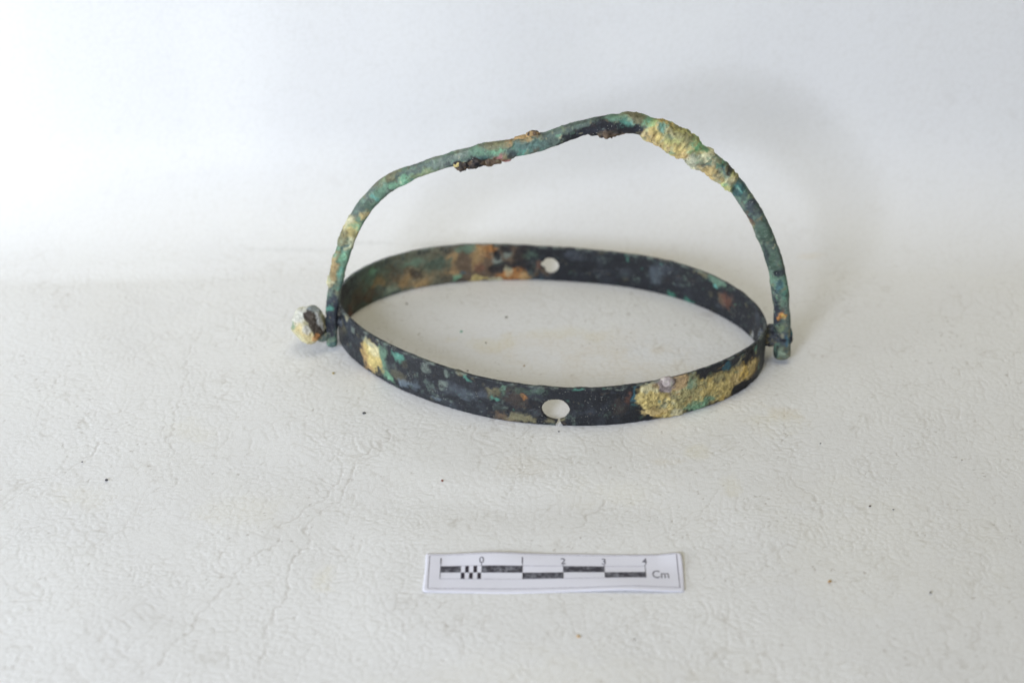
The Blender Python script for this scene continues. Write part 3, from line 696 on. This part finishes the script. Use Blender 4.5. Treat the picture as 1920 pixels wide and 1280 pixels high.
def build_band():
    T = 0.095
    nu, nv = 1440, 54
    af = np.linspace(-np.pi, np.pi, 6001)
    pf = np.stack([fourier(PLAN_X, af), fourier(PLAN_Y, af)], 1)
    S = np.concatenate([[0], np.cumsum(np.linalg.norm(np.diff(pf, axis=0), axis=1))])
    per = S[-1]
    s = np.arange(nu)/nu*per
    a = np.interp(s, S, af)
    px, py = fourier(PLAN_X, a), fourier(PLAN_Y, a)
    tx = np.roll(px, -1)-np.roll(px, 1); ty = np.roll(py, -1)-np.roll(py, 1)
    l = np.hypot(tx, ty); nx, ny = ty/l, -tx/l
    rh = np.array(RIM_H)
    top = np.interp(a, rh[:, 0], rh[:, 1], period=2*np.pi)
    ker = np.hanning(61); ker /= ker.sum()
    top = np.convolve(np.concatenate([top[-30:], top, top[:30]]), ker, 'valid')
    pc = np.stack([px, py, np.zeros(nu)], 1)
    top = top + 0.018*fbm(pc, 3.0, 4, 3)
    bot = 0.012 + 0.014*np.abs(fbm(pc, 2.5, 4, 8))
    v = np.linspace(0, 1, nv)
    SS = np.repeat(s[:, None], nv, 1)
    ZZ = bot[:, None]*(1-v) + top[:, None]*v
    # holes: outline radius by direction, corners eaten away
    def hole(h, r, fx, fz, lump, seed):
        nonlocal SS, ZZ
        ds = (SS-h[0]+per/2) % per - per/2; dz = ZZ-h[1]
        an = np.arctan2(dz*fx/fz, ds); rr = np.hypot(ds/fx, dz/fz)
        q = np.stack([np.cos(an)*2, np.sin(an)*2, np.full_like(an, seed)], -1).reshape(-1, 3)
        R = r*(1 + lump(an) + 0.03*vnoise(q, 1.5, seed).reshape(an.shape))
        return ds, dz, an, rr, R
    inside = np.zeros((nu, nv), bool)
    fh = hole(FRONT_HOLE, 0.385, 1.0, 0.88, lambda an: 0.10*np.exp(-((an+1.3)/0.5)**2), 2)
    bh = hole(BACK_HOLE, 0.29, 1.0, 1.0, lambda an: -0.40*np.exp(-((an+0.62)/0.50)**2) - 0.14*np.exp(-((an-0.75)/0.35)**2), 5)
    for ds, dz, an, rr, R in (fh, bh):
        near = np.abs(rr-R) < 0.0135
        SS = np.where(near, SS + ds*(R/np.maximum(rr, 1e-6)-1), SS)
        ZZ = np.where(near, ZZ + dz*(R/np.maximum(rr, 1e-6)-1), ZZ)
        inside |= (rr < R-0.002) & ~near
    ds = (SS-SLIT[0]+per/2) % per - per/2
    hw = 0.022 + 0.075*sstep(0.16, 0.0, ZZ) + 0.03*sstep(.2, .27, ZZ)
    inside |= (np.abs(ds) < hw) & (ZZ < FRONT_HOLE[1]-0.2)
    # face mask
    I = inside
    Fin = (I.astype(int) + np.roll(I, -1, 0))
    cnt = Fin[:, :-1] + Fin[:, 1:]
    keep = cnt == 0
    # curve positions for shifted s
    av = np.interp(SS.ravel() % per, S, af)
    bx, by = fourier(PLAN_X, av), fourier(PLAN_Y, av)
    kx = np.interp(SS.ravel() % per, s, nx, period=per); ky = np.interp(SS.ravel() % per, s, ny, period=per)
    zz = ZZ.ravel()
    vv = np.repeat(v[None], nu, 0).ravel()
    wob = 0.02*fbm(np.stack([bx, by, zz*0], 1), 0.5, 2, 77)
    layers = []
    for side in (0, 1):
        off = -T*side + wob
        P = np.stack([bx+kx*off, by+ky*off, zz], 1)
        back = sstep(-0.6, 0.6, P[:, 1])
        base = np.repeat(PAL["navy"][None]*0.42, len(P), 0)
        n = fbm(P, 2.2, 5, 11, .62)
        base = base*(1+0.5*n)[:, None]
        g = sstep(.12, .5, fbm(P, 1.7, 5, 91, .65))[:, None]*0.55
        base = base*(1-g) + PAL["greydark"]*0.75*g
        g = sstep(.25, .5, fbm(P, 3.4, 5, 191, .65))[:, None]*0.5
        base = base*(1-g) + PAL["slategreen"]*g
        crust = np.full(len(P), 0.12); hg = np.zeros(len(P))
        pl = [q[1:] for q in RING_PATCHES if q[0] == side]
        pl = mottle(300+side, 420, per, 0, 1.3, ["greydark", "slategreen", "slate", "khaki", "black", "navy", "darkbrown", "black", "greydark"], .03, .2, (.08, .30)) + pl
        if side == 0:                           # pits, stains and green in the big front crust
            cr = [q for q in pl if q[4] in ("yellow", "olive", "ochreyel") and q[0] > 8]
            a0, a1 = min(q[0]-q[2] for q in cr), max(q[0]+q[2] for q in cr)
            pl = pl + [(a0+q[0],)+q[1:] for q in mottle(330, 110, a1-a0, .1, 1.2, ["khaki", "brown", "verd", "ochre", "ochre", "cream", "brightyellow", "darkgreen", "olive"], .025, .09, (.25, .6)) if not (q[1] < .5 and a0+q[0] > a1-1.3)]
        pl = pl + mottle(310+side, 300, per, 0, 1.3, ["greygreen", "khaki", "slategreen", "bluegrey", "teal", "brown", "greygreen", "verd"], .012, .04, (.12, .45))
        paint(P, SS.ravel(), zz, pl, base, crust, hg, per)
        # worn edges: pale grit along rim
        e = sstep(.93, 1.0, vv)*sstep(-.1, .35, fbm(P, 6.0, 4, 15, .6))
        base = base*(1-.55*e[:, None]) + PAL["greygreen"]*.55*e[:, None]
        sgn = 1 if side == 0 else -1
        taper = 1.0
        rough = 0.010*fbm(P, 7.0, 4, 23, .6)
        P = P + np.stack([kx, ky, 0*kx], 1)*(sgn*(hg*taper+rough))[:, None]
        # crust swells over the rim
        P[:, 2] += np.clip(hg, 0, 1)*0.9*sstep(.80, 1.0, vv) 
        layers.append((P, np.c_[base, crust]))
    # round edges of the band a little: pull the extreme rows
    V = np.vstack([layers[0][0], layers[1][0]]); Cc = np.vstack([layers[0][1], layers[1][1]])
    nl = nu*nv
    id0 = np.arange(nl).reshape(nu, nv); nxt = np.roll(id0, -1, 0)
    q = np.stack([id0[:, :-1], nxt[:, :-1], nxt[:, 1:], id0[:, 1:]], -1)
    out_f = q[keep]
    in_f = out_f[:, ::-1] + nl
    walls = []
    kp = np.zeros((nu, nv+1), bool); kp[:, 1:-1] = keep        # pad rows
    # horizontal edges (between row j-1 and j)
    for j in range(nv):
        lo, hi = kp[:, j], kp[:, j+1]
        a0, b0 = id0[:, j], nxt[:, j]
        m = hi & ~lo; walls.append(np.stack([b0, a0, a0+nl, b0+nl], -1)[m])
        m = lo & ~hi; walls.append(np.stack([a0, b0, b0+nl, a0+nl], -1)[m])
    kr = np.roll(keep, 1, 0)
    a0, b0 = id0[:, :-1], id0[:, 1:]
    m = keep & ~kr; walls.append(np.stack([a0, b0, b0+nl, a0+nl], -1)[m])
    m = ~keep & kr; walls.append(np.stack([b0, a0, a0+nl, b0+nl], -1)[m])
    F = np.vstack([out_f, in_f]+walls)
    used = np.unique(F); remap = -np.ones(len(V), int); remap[used] = np.arange(len(used))
    o = new_obj("ring_band", V[used], remap[F], M_BRONZE, root, Cc[used])
    o["label"] = "oval bronze band with crusts and a round hole in each long side"
    return o
build_band()

def catmull(pts, m):
    pts = np.asarray(pts, float)
    p = np.vstack([2*pts[0]-pts[1], pts, 2*pts[-1]-pts[-2]])
    outp = []
    for i in range(1, len(p)-2):
        t = np.linspace(0, 1, m, endpoint=False)[:, None]
        outp.append(0.5*((2*p[i]) + (-p[i-1]+p[i+1])*t + (2*p[i-1]-5*p[i]+4*p[i+1]-p[i+2])*t**2 + (-p[i-1]+3*p[i]-3*p[i+1]+p[i+2])*t**3))
    outp.append(p[-2:-1])
    return np.vstack(outp)

def build_handle():
    H = np.array(HANDLE)
    s0 = np.concatenate([[0], np.cumsum(np.linalg.norm(np.diff(H[:, :3], axis=0), axis=1))])
    c = catmull(H, 30)
    lin = np.concatenate([np.linspace(s0[i], s0[i+1], 30, endpoint=False) for i in range(len(s0)-1)]+[[s0[-1]]])
    ns, nf = 900, 64
    sv = np.linspace(0, s0[-1], ns)
    ctr = np.stack([np.interp(sv, lin, c[:, k]) for k in range(3)], 1)
    ker = np.hanning(25); ker /= ker.sum()
    for k in range(3):
        pad = np.concatenate([2*ctr[0, k]-ctr[12:0:-1, k], ctr[:, k], 2*ctr[-1, k]-ctr[-2:-14:-1, k]])
        ctr[:, k] = np.convolve(pad, ker, 'valid')
    hw = np.interp(sv, lin, c[:, 3])
    hw = hw*(1+.07*vnoise(np.stack([sv, 0*sv, 0*sv], 1), 1.3, 7)+.05*vnoise(np.stack([sv, 0*sv, 0*sv], 1), 3.1, 8))
    tan = np.gradient(ctr, axis=0); tan /= np.linalg.norm(tan, axis=1)[:, None]
    N = np.array(HANDLE_N); N = N/np.linalg.norm(N)               # towards the viewer
    up = np.cross(N[None], tan); up /= np.linalg.norm(up, axis=1)[:, None]     # outward side of the arch
    fi = np.arange(nf)/nf*2*np.pi
    # rounded-rectangular section, blunt ends
    endr = np.minimum(sv, s0[-1]-sv)
    cap = np.sqrt(np.clip(1-(1-np.clip(endr/np.where(sv > 5, 0.24, 0.12), 0, 1))**2, 0.0, 1))
    cap = np.maximum(cap, 0.02)
    ex = 2.0/3.3
    cf, sf = np.cos(fi), np.sin(fi)
    cu = np.sign(cf)*np.abs(cf)**ex; su = np.sign(sf)*np.abs(sf)**ex
    dep = 0.78
    SV = np.repeat(sv[:, None], nf, 1).ravel()
    across = (su[None]*hw[:, None]).ravel()
    nrm = (N[None, None]*cf[None, :, None]+up[:, None]*sf[None, :, None]).reshape(-1, 3)
    P0 = (ctr[:, None] + (N[None, None]*cu[None, :, None]*dep + up[:, None]*su[None, :, None])*(hw*cap)[:, None, None]).reshape(-1, 3)
    Q = P0.copy()
    base = np.repeat(PAL["slategreen"][None]*0.95, len(Q), 0)
    n = fbm(Q, 2.4, 5, 13, .62)
    base *= (1+0.55*n)[:, None]
    g = sstep(.0, .35, fbm(Q, 1.9, 5, 33, .65))[:, None]*.8
    base = base*(1-g) + PAL["verd"]*g
    g = sstep(.15, .5, fbm(Q, 3.1, 5, 55, .65))[:, None]*.6
    base = base*(1-g) + PAL["khaki"]*g
    crust = np.full(len(Q), 0.25); hg = np.zeros(len(Q))
    pl = mottle(320, 420, s0[-1], -.25, .25, ["greygreen", "slategreen", "darkgreen", "khaki", "verd", "verd", "palegreen", "yelgreen", "ltgreen"]) + HANDLE_PATCHES
    cr = [q for q in HANDLE_PATCHES if q[4] in ("cream2", "ochreyel", "yellow", "greycream") and q[0] > 9]
    a0, a1 = min(q[0]-q[2] for q in cr), max(q[0]+q[2]*.5 for q in cr)
    pl = pl + [(a0+q[0],)+q[1:] for q in mottle(331, 70, a1-a0, -.24, .24, ["khaki", "palegreen", "verd", "ochreyel", "ltgreen", "cream", "brightgreen", "ochre"], .025, .10, (.3, .65))]
    pl = pl + mottle(321, 420, s0[-1], -.25, .25, ["greygreen", "slategreen", "khaki", "verd", "greydark", "palegreen", "darkteal", "darkbrown", "cream"], .012, .05, (.15, .5))
    paint(Q, SV, across, pl, base, crust, hg)
    rough = 0.026*fbm(Q, 3.5, 5, 71, .62)
    P = P0 + nrm*((np.clip(hg, -.05, .35)*1.15+rough)*np.repeat(cap, nf))[:, None]
    P[:, 2] = np.maximum(P[:, 2], 0.012)
    idx = np.arange(ns*nf).reshape(ns, nf); nx = np.roll(idx, -1, 1)
    F = np.stack([idx[:-1], idx[1:], nx[1:], nx[:-1]], -1).reshape(-1, 4).tolist()
    F.append(idx[0].tolist()); F.append(idx[-1][::-1].tolist())
    o = new_obj("handle", P, F, M_BRONZE, root, np.c_[base, crust])
    o["label"] = "bent bronze bail handle, green with a yellow crust near its top"
    return o
build_handle()

def blob(name, center, radii, amp, freq, seed, colf, parent, sub=5, shape=None, label=None):
    bm = bmesh.new()
    bmesh.ops.create_icosphere(bm, subdivisions=sub, radius=1.0)
    u = np.array([v.co[:] for v in bm.verts]); F = [[v.index for v in f.verts] for f in bm.faces]
    bm.free()
    P = u.copy()
    if shape is not None: P = shape(P)
    P = P*np.array(radii) + np.array(center)
    P = P + u*(amp*fbm(P, freq, 4, seed, .6))[:, None]
    P[:, 2] = np.maximum(P[:, 2], 0.012)
    col, cr = colf(P, u)
    o = new_obj(name, P, F, M_BRONZE, parent, np.c_[col, cr])
    if label: o["label"] = label
    return o

# knob-like rivet head on the left pivot: pale crust, a dark band of bare corrosion round it
def knob_col(P, u):
    n = fbm(P, 5.0, 4, 5, .6); n2 = fbm(P, 11, 3, 6, .6)
    c = np.repeat(PAL["cream"][None]*.92, len(P), 0)*(1+.2*n2)[:, None]
    q = np.stack([u[:, 0], u[:, 2]*.84 - u[:, 1]*(-.54)], 1) + np.stack([n, n2], 1)*.16
    def seg(a, b):
        a, b = np.array(a), np.array(b); tt = np.clip(((q-a)@(b-a))/((b-a)@(b-a)), 0, 1)
        return np.hypot(*(q-a-tt[:, None]*(b-a)).T)
    def lay(m, name, k=1.0):
        m = np.clip(m, 0, 1)[:, None]; c[:] = c*(1-m) + PAL[name]*k*(1+.25*n2)[:, None]*m
    lay(sstep(.6, .2, seg((-.6, .3), (-.2, .6)))*.8, "white", .95)
    lay(sstep(.42, .1, seg((-.6, -.25), (.1, -.75)))*.6, "ochreyel", 1.0)
    lay(sstep(.25, .1, seg((-.15, -.3), (.0, -.4)))*.7, "white")
    lay(sstep(.18, .05, seg((-.95, .0), (-.9, -.2)))*.8, "verd")
    lay(sstep(.34, .15, seg((.15, .8), (.45, .6)))*.8, "bluegrey")
    lay(sstep(.36, .26, seg((.02, .42), (.62, -.50)))*.97, "darkbrown", .9)
    lay(sstep(.20, .08, seg((.48, .45), (.82, -.2)))*.85, "white")
    lay(sstep(.16, .05, seg((.3, -.78), (.5, -.70)))*.8, "orange")
    return c, np.full(len(P), .8)
def knob_shape(P):
    d = P[:, 0] - (.30 - .55*P[:, 2])
    k = 1 - .10*np.exp(-(d/.25)**2)
    return np.stack([P[:, 0], P[:, 1]*k, P[:, 2]*k], 1)
K = np.array(KNOB)
kc = (K[0]+.06, K[1]-.02, max(K[2], .53))
blob("rivet_knob", kc, (.49, .50, .55), .13, 3.0, 41, knob_col, root, 6, knob_shape, "round rivet head crusted white and yellow with a dark band")

def dark_col(names, seed):
    def f(P, u):
        n = fbm(P, 5.0, 4, seed, .6)
        c = np.repeat(PAL[names[0]][None], len(P), 0)
        for i, nm in enumerate(names[1:]):
            m = sstep(.0, .3, fbm(P, 4.0+2*i, 4, seed+9*i+1, .6))[:, None]
            c = c*(1-m) + PAL[nm]*m
        return c*(1+.3*n)[:, None], np.full(len(P), .4)
    return f
def cyl_shape(P):
    k = np.maximum(np.abs(P).max(1), 1e-6)
    r = np.hypot(P[:, 1], P[:, 2]); 
    f = np.where(np.abs(P[:, 0]) > r, 1/np.maximum(np.abs(P[:, 0]), 1e-6), 1/np.maximum(r, 1e-6))
    return P*(0.35+0.65*f)[:, None]
pr = np.array(PINH_R); pl_ = np.array(PINH_L)
ring_r = fourier(PLAN_X, np.array([-.09]))[0], fourier(PLAN_Y, np.array([-.09]))[0]
blob("hinge_pin", ((ring_r[0]+pr[0])/2+.03, pr[1]+.02, pr[2]), ((pr[0]-ring_r[0])/2+.24, .24, .31), .15, 4.0, 12, dark_col(["slate", "khaki", "black", "navy"], 8), root, 5, cyl_shape, "lumpy pin joining the right end of the ring to the handle")
blob("rivet_shank", SHANK, (.22, .18, .19), .09, 4.0, 61, dark_col(["slategreen", "darkteal", "slate", "khaki"], 21), root, 4, None)
hr = np.array(HEAD_R)
blob("rivet_head", (hr[0]-.04, hr[1], hr[2]+.05), (.07, .20, .24), .06, 4.5, 19, dark_col(["navy", "black", "darkteal"], 4), root, 4, None, "thin dark flake of a rivet head outside the handle foot")
ring_l = fourier(PLAN_X, np.array([3.02]))[0]
blob("hinge_pin", ((ring_l+pl_[0])/2, pl_[1]+.10, pl_[2]), (abs(ring_l-pl_[0])/2+.24, .15, .17), .05, 4.0, 29, dark_col(["navy", "black", "slate"], 14), root, 4, cyl_shape)

for c, r, sd, names, lab in LUMPS:
    blob("crust_lump", c, r, min(r)*.8, 5.0, sd, dark_col(names, sd+3), root, 4, None, lab)

# ------------------------------------------------------------------ the paper scale
card_root = bpy.data.objects.new("paper_scale_bar", None)
scene.collection.objects.link(card_root)
card_root.empty_display_size = 0.01
card_root["label"] = "small white paper centimetre scale bar lying in front of the bronze ring"
card_root["category"] = "scale bar"
CX, CY, CW, CH = -0.142, -9.945, 6.31, 1.43
def card_z(x, y):
    """height of the curling paper above the sheet, x y in card centimetres from its centre"""
    b = .5 - y/CH                                # 1 at the near edge
    z = 0.022 + 0.085*np.exp(-((x-1.75)/1.0)**2)*sstep(.25, 1.0, b) + 0.10*np.exp(-((x+1.35)/0.95)**2)*sstep(.62, 0.0, b)
    z = z + 0.05*sstep(2.5, 3.15, x)*sstep(.6, 0, b) + 0.025*sstep(-2.6, -3.15, x) + 0.008*np.sin(x*2.3+1)
    return z
def card_xy(x, y):
    return CX + x + 0.006*y, CY + y + 0.004*x
def to_world(x, y, lift=0.0):
    X, Y = card_xy(x, y)
    return np.stack([X, Y, card_z(x, y)+lift], -1)

def build_card():
    nx, ny = 128, 30
    x = np.linspace(-CW/2, CW/2, nx); y = np.linspace(-CH/2, CH/2, ny)
    X, Y = np.meshgrid(x, y, indexing='ij')
    r = 0.10                                     # rounded, hand-cut corners
    dx = np.maximum(np.abs(X)-(CW/2-r), 0); dy = np.maximum(np.abs(Y)-(CH/2-r), 0)
    L = np.hypot(dx, dy); k = np.where(L > 1e-9, np.maximum(dx, dy)/np.maximum(L, 1e-9), 1)
    X = np.sign(X)*(np.minimum(np.abs(X), CW/2-r)+dx*k); Y = np.sign(Y)*(np.minimum(np.abs(Y), CH/2-r)+dy*k)
    Y = Y + 0.012*np.sin(X*1.7+.4)*np.abs(Y)/(CH/2); X = X + 0.015*np.sin(Y*3+1)*(np.abs(X)/(CW/2))**6
    a = to_world(X.ravel(), Y.ravel()); b = to_world(X.ravel(), Y.ravel(), -0.013)
    V = np.vstack([a, b]); n = nx*ny
    I = np.arange(n).reshape(nx, ny)
    F = [I[:-1, :-1], I[1:, :-1], I[1:, 1:], I[:-1, 1:]]
    top = np.stack(F, -1).reshape(-1, 4)
    ring = np.concatenate([I[:, 0], I[-1, 1:], I[-2::-1, -1], I[0, -2:0:-1]])
    side = np.stack([np.roll(ring, -1), ring, ring+n, np.roll(ring, -1)+n], -1)
    new_obj("card", V, np.vstack([top, top[:, ::-1]+n, side]), M_PAPER, card_root)
build_card()

def strip(name, x0, x1, y0, y1, mat, skew=0.0, lift=0.0035):
    n = max(2, int(abs(x1-x0)/0.06)+2); m = max(2, int(abs(y1-y0)/0.06)+2)
    X, Y = np.meshgrid(np.linspace(x0, x1, n), np.linspace(y0, y1, m), indexing='ij')
    X = X + skew*(Y-y1)
    I = np.arange(n*m).reshape(n, m)
    F = np.stack([I[:-1, :-1], I[1:, :-1], I[1:, 1:], I[:-1, 1:]], -1).reshape(-1, 4)
    return new_obj(name, to_world(X.ravel(), Y.ravel(), lift), F, mat, card_root)

B0, B1 = -2.765, 2.235                      # the bar: one centimetre left of zero to four right of it
RT, RM, RB = 0.235, 0.010, -0.215           # rows: top, middle, bottom
cmx = lambda c: B0 + (c+1)*(B1-B0)/5
for c0, c1, row in ((-1, -.5, 0), (0, 1, 0), (1, 2, 1), (2, 3, 0), (3, 4, 1)):
    strip("printed_bar", cmx(c0), cmx(c1), RM if row == 0 else RB, RT if row == 0 else RM, M_BAR)
for i in range(5):
    row = 1 if i % 2 == 0 else 0
    x0 = cmx(-.5)+i*.1*(B1-B0)/5
    strip("printed_square", x0+.004, x0+.094*(B1-B0)/5, RM if row == 0 else RB, (RT if row == 0 else RM), M_SQ)
lw = 0.013
strip("printed_line", B0, B1, RT, RT+lw, M_LINE, lift=.0045)
strip("printed_line", B0, B1, RB-lw, RB, M_LINE, lift=.0045)
for c in range(-1, 5):
    strip("printed_tick", cmx(c)-.009, cmx(c)+.009, RM if 0 < c < 4 else RB if c != 0 else RT, RT+.07, M_TEXT, lift=.0055)
strip("frame_line", -CW/2+.10, CW/2-.10, -CH/2+.13, -CH/2+.145, M_FRAME)
strip("frame_line", -CW/2+.12, CW/2-.13, CH/2-.075, CH/2-.062, M_LINE)
strip("frame_line", -CW/2+.10, -CW/2+.118, -CH/2+.13, CH/2-.07, M_FRAME, lift=.0045)
strip("frame_line", CW/2-.135, CW/2-.115, -CH/2+.13, CH/2-.07, M_FRAME, lift=.0045)

def text(name, body, x, y, size, mat, sx=1.0, bold=0.0):
    cu = bpy.data.curves.new(name, 'FONT')
    cu.body = body; cu.size = size; cu.align_x = 'CENTER'; cu.offset = bold
    cu.resolution_u = 3
    t = bpy.data.objects.new(name, cu)
    scene.collection.objects.link(t)
    me = bpy.data.meshes.new_from_object(t)
    bpy.data.objects.remove(t); bpy.data.curves.remove(cu)
    bm = bmesh.new(); bm.from_mesh(me)
    bmesh.ops.triangulate(bm, faces=bm.faces)
    bmesh.ops.subdivide_edges(bm, edges=[e for e in bm.edges if e.calc_length() > .05], cuts=2)
    bmesh.ops.triangulate(bm, faces=bm.faces)
    V = np.array([v.co[:] for v in bm.verts]); F = [[v.index for v in f.verts] for f in bm.faces]
    bm.free(); bpy.data.meshes.remove(me)
    new_obj(name, to_world(V[:, 0]*sx+x, V[:, 1]+y, .0055), F, mat, card_root, smooth=False)
for c in range(-1, 5):
    text("numeral", str(abs(c)), cmx(c), RT+.085, 0.31, M_TEXT, .85, 0.003)
text("unit_lettering", "Cm", B1+.36, RB-.02, 0.43, M_TEXT, .68, 0.002)

# ------------------------------------------------------------------ crumbs of soil and corrosion on the sheet
CC = dict(black=srgb(72, 72, 74), olive=srgb(150, 132, 70), red=srgb(130, 70, 55), orange=srgb(184, 150, 104), green=srgb(110, 165, 140), brown=srgb(96, 84, 68), grey=srgb(130, 124, 112), ochre=srgb(170, 140, 100))
MC = {k: mat_crumb("crumb_"+k, v) for k, v in CC.items()}
CLAB = ["black crumb just in front of the ring's left front curve", "larger black crumb at the far left of the sheet, lower of the two there",
        "yellow-olive crumb beside the foot of the handle's left leg", "reddish crumb between the ring front and the paper scale",
        "orange crumb on the sheet below the paper scale", "orange crumb on bare sheet right of the paper scale",
        "tiny black crumb at the far left of the sheet, upper of the two there", "pale green flake on the sheet inside the ring",
        "brown crumb inside the ring close to its left back curve", "dark brown crumb inside the ring, nearest its back wall",
        "tiny black crumb under the slit of the ring's front hole", "small brown crumb inside the ring beside the yellowed stain",
        "brown crumb on bare sheet right of the ring, above the orange crumb", "grey crumb at far right, level with the paper scale",
        "small grey crumb below the right half of the paper scale", "tiny black crumb right of the ring beside a brown crumb",
        "tiny black crumb right of the ring's crusted front curve", "tiny grey crumb far right on the sheet, level with the ring front",
        "ochre crumb inside the ring near the front hole", "small brown crumb inside the ring touching its left front rim shadow"]
rng = np.random.RandomState(4)
for i, ((x, y, r, c), lab) in enumerate(zip(CRUMBS, CLAB)):
    r *= .72
    bm = bmesh.new(); bmesh.ops.create_icosphere(bm, subdivisions=2, radius=1.0)
    u = np.array([v.co[:] for v in bm.verts]); F = [[v.index for v in f.verts] for f in bm.faces]; bm.free()
    P = u*np.array([r, r*rng.uniform(.6, 1.0), r*.55])*(1+.45*fbm(u+i*3.1, 1.2, 3, i))[:, None]
    an = rng.uniform(0, 6.28); ca, sa = math.cos(an), math.sin(an)
    P = np.stack([P[:, 0]*ca-P[:, 1]*sa, P[:, 0]*sa+P[:, 1]*ca, np.maximum(P[:, 2], -r*.3)], 1)
    o = new_obj("crumb", P, F, MC[c], smooth=False)
    o.location = (x*CM, y*CM, r*.3*CM)
    o["label"] = lab; o["category"] = "crumb"; o["group"] = "loose crumbs on the sheet"
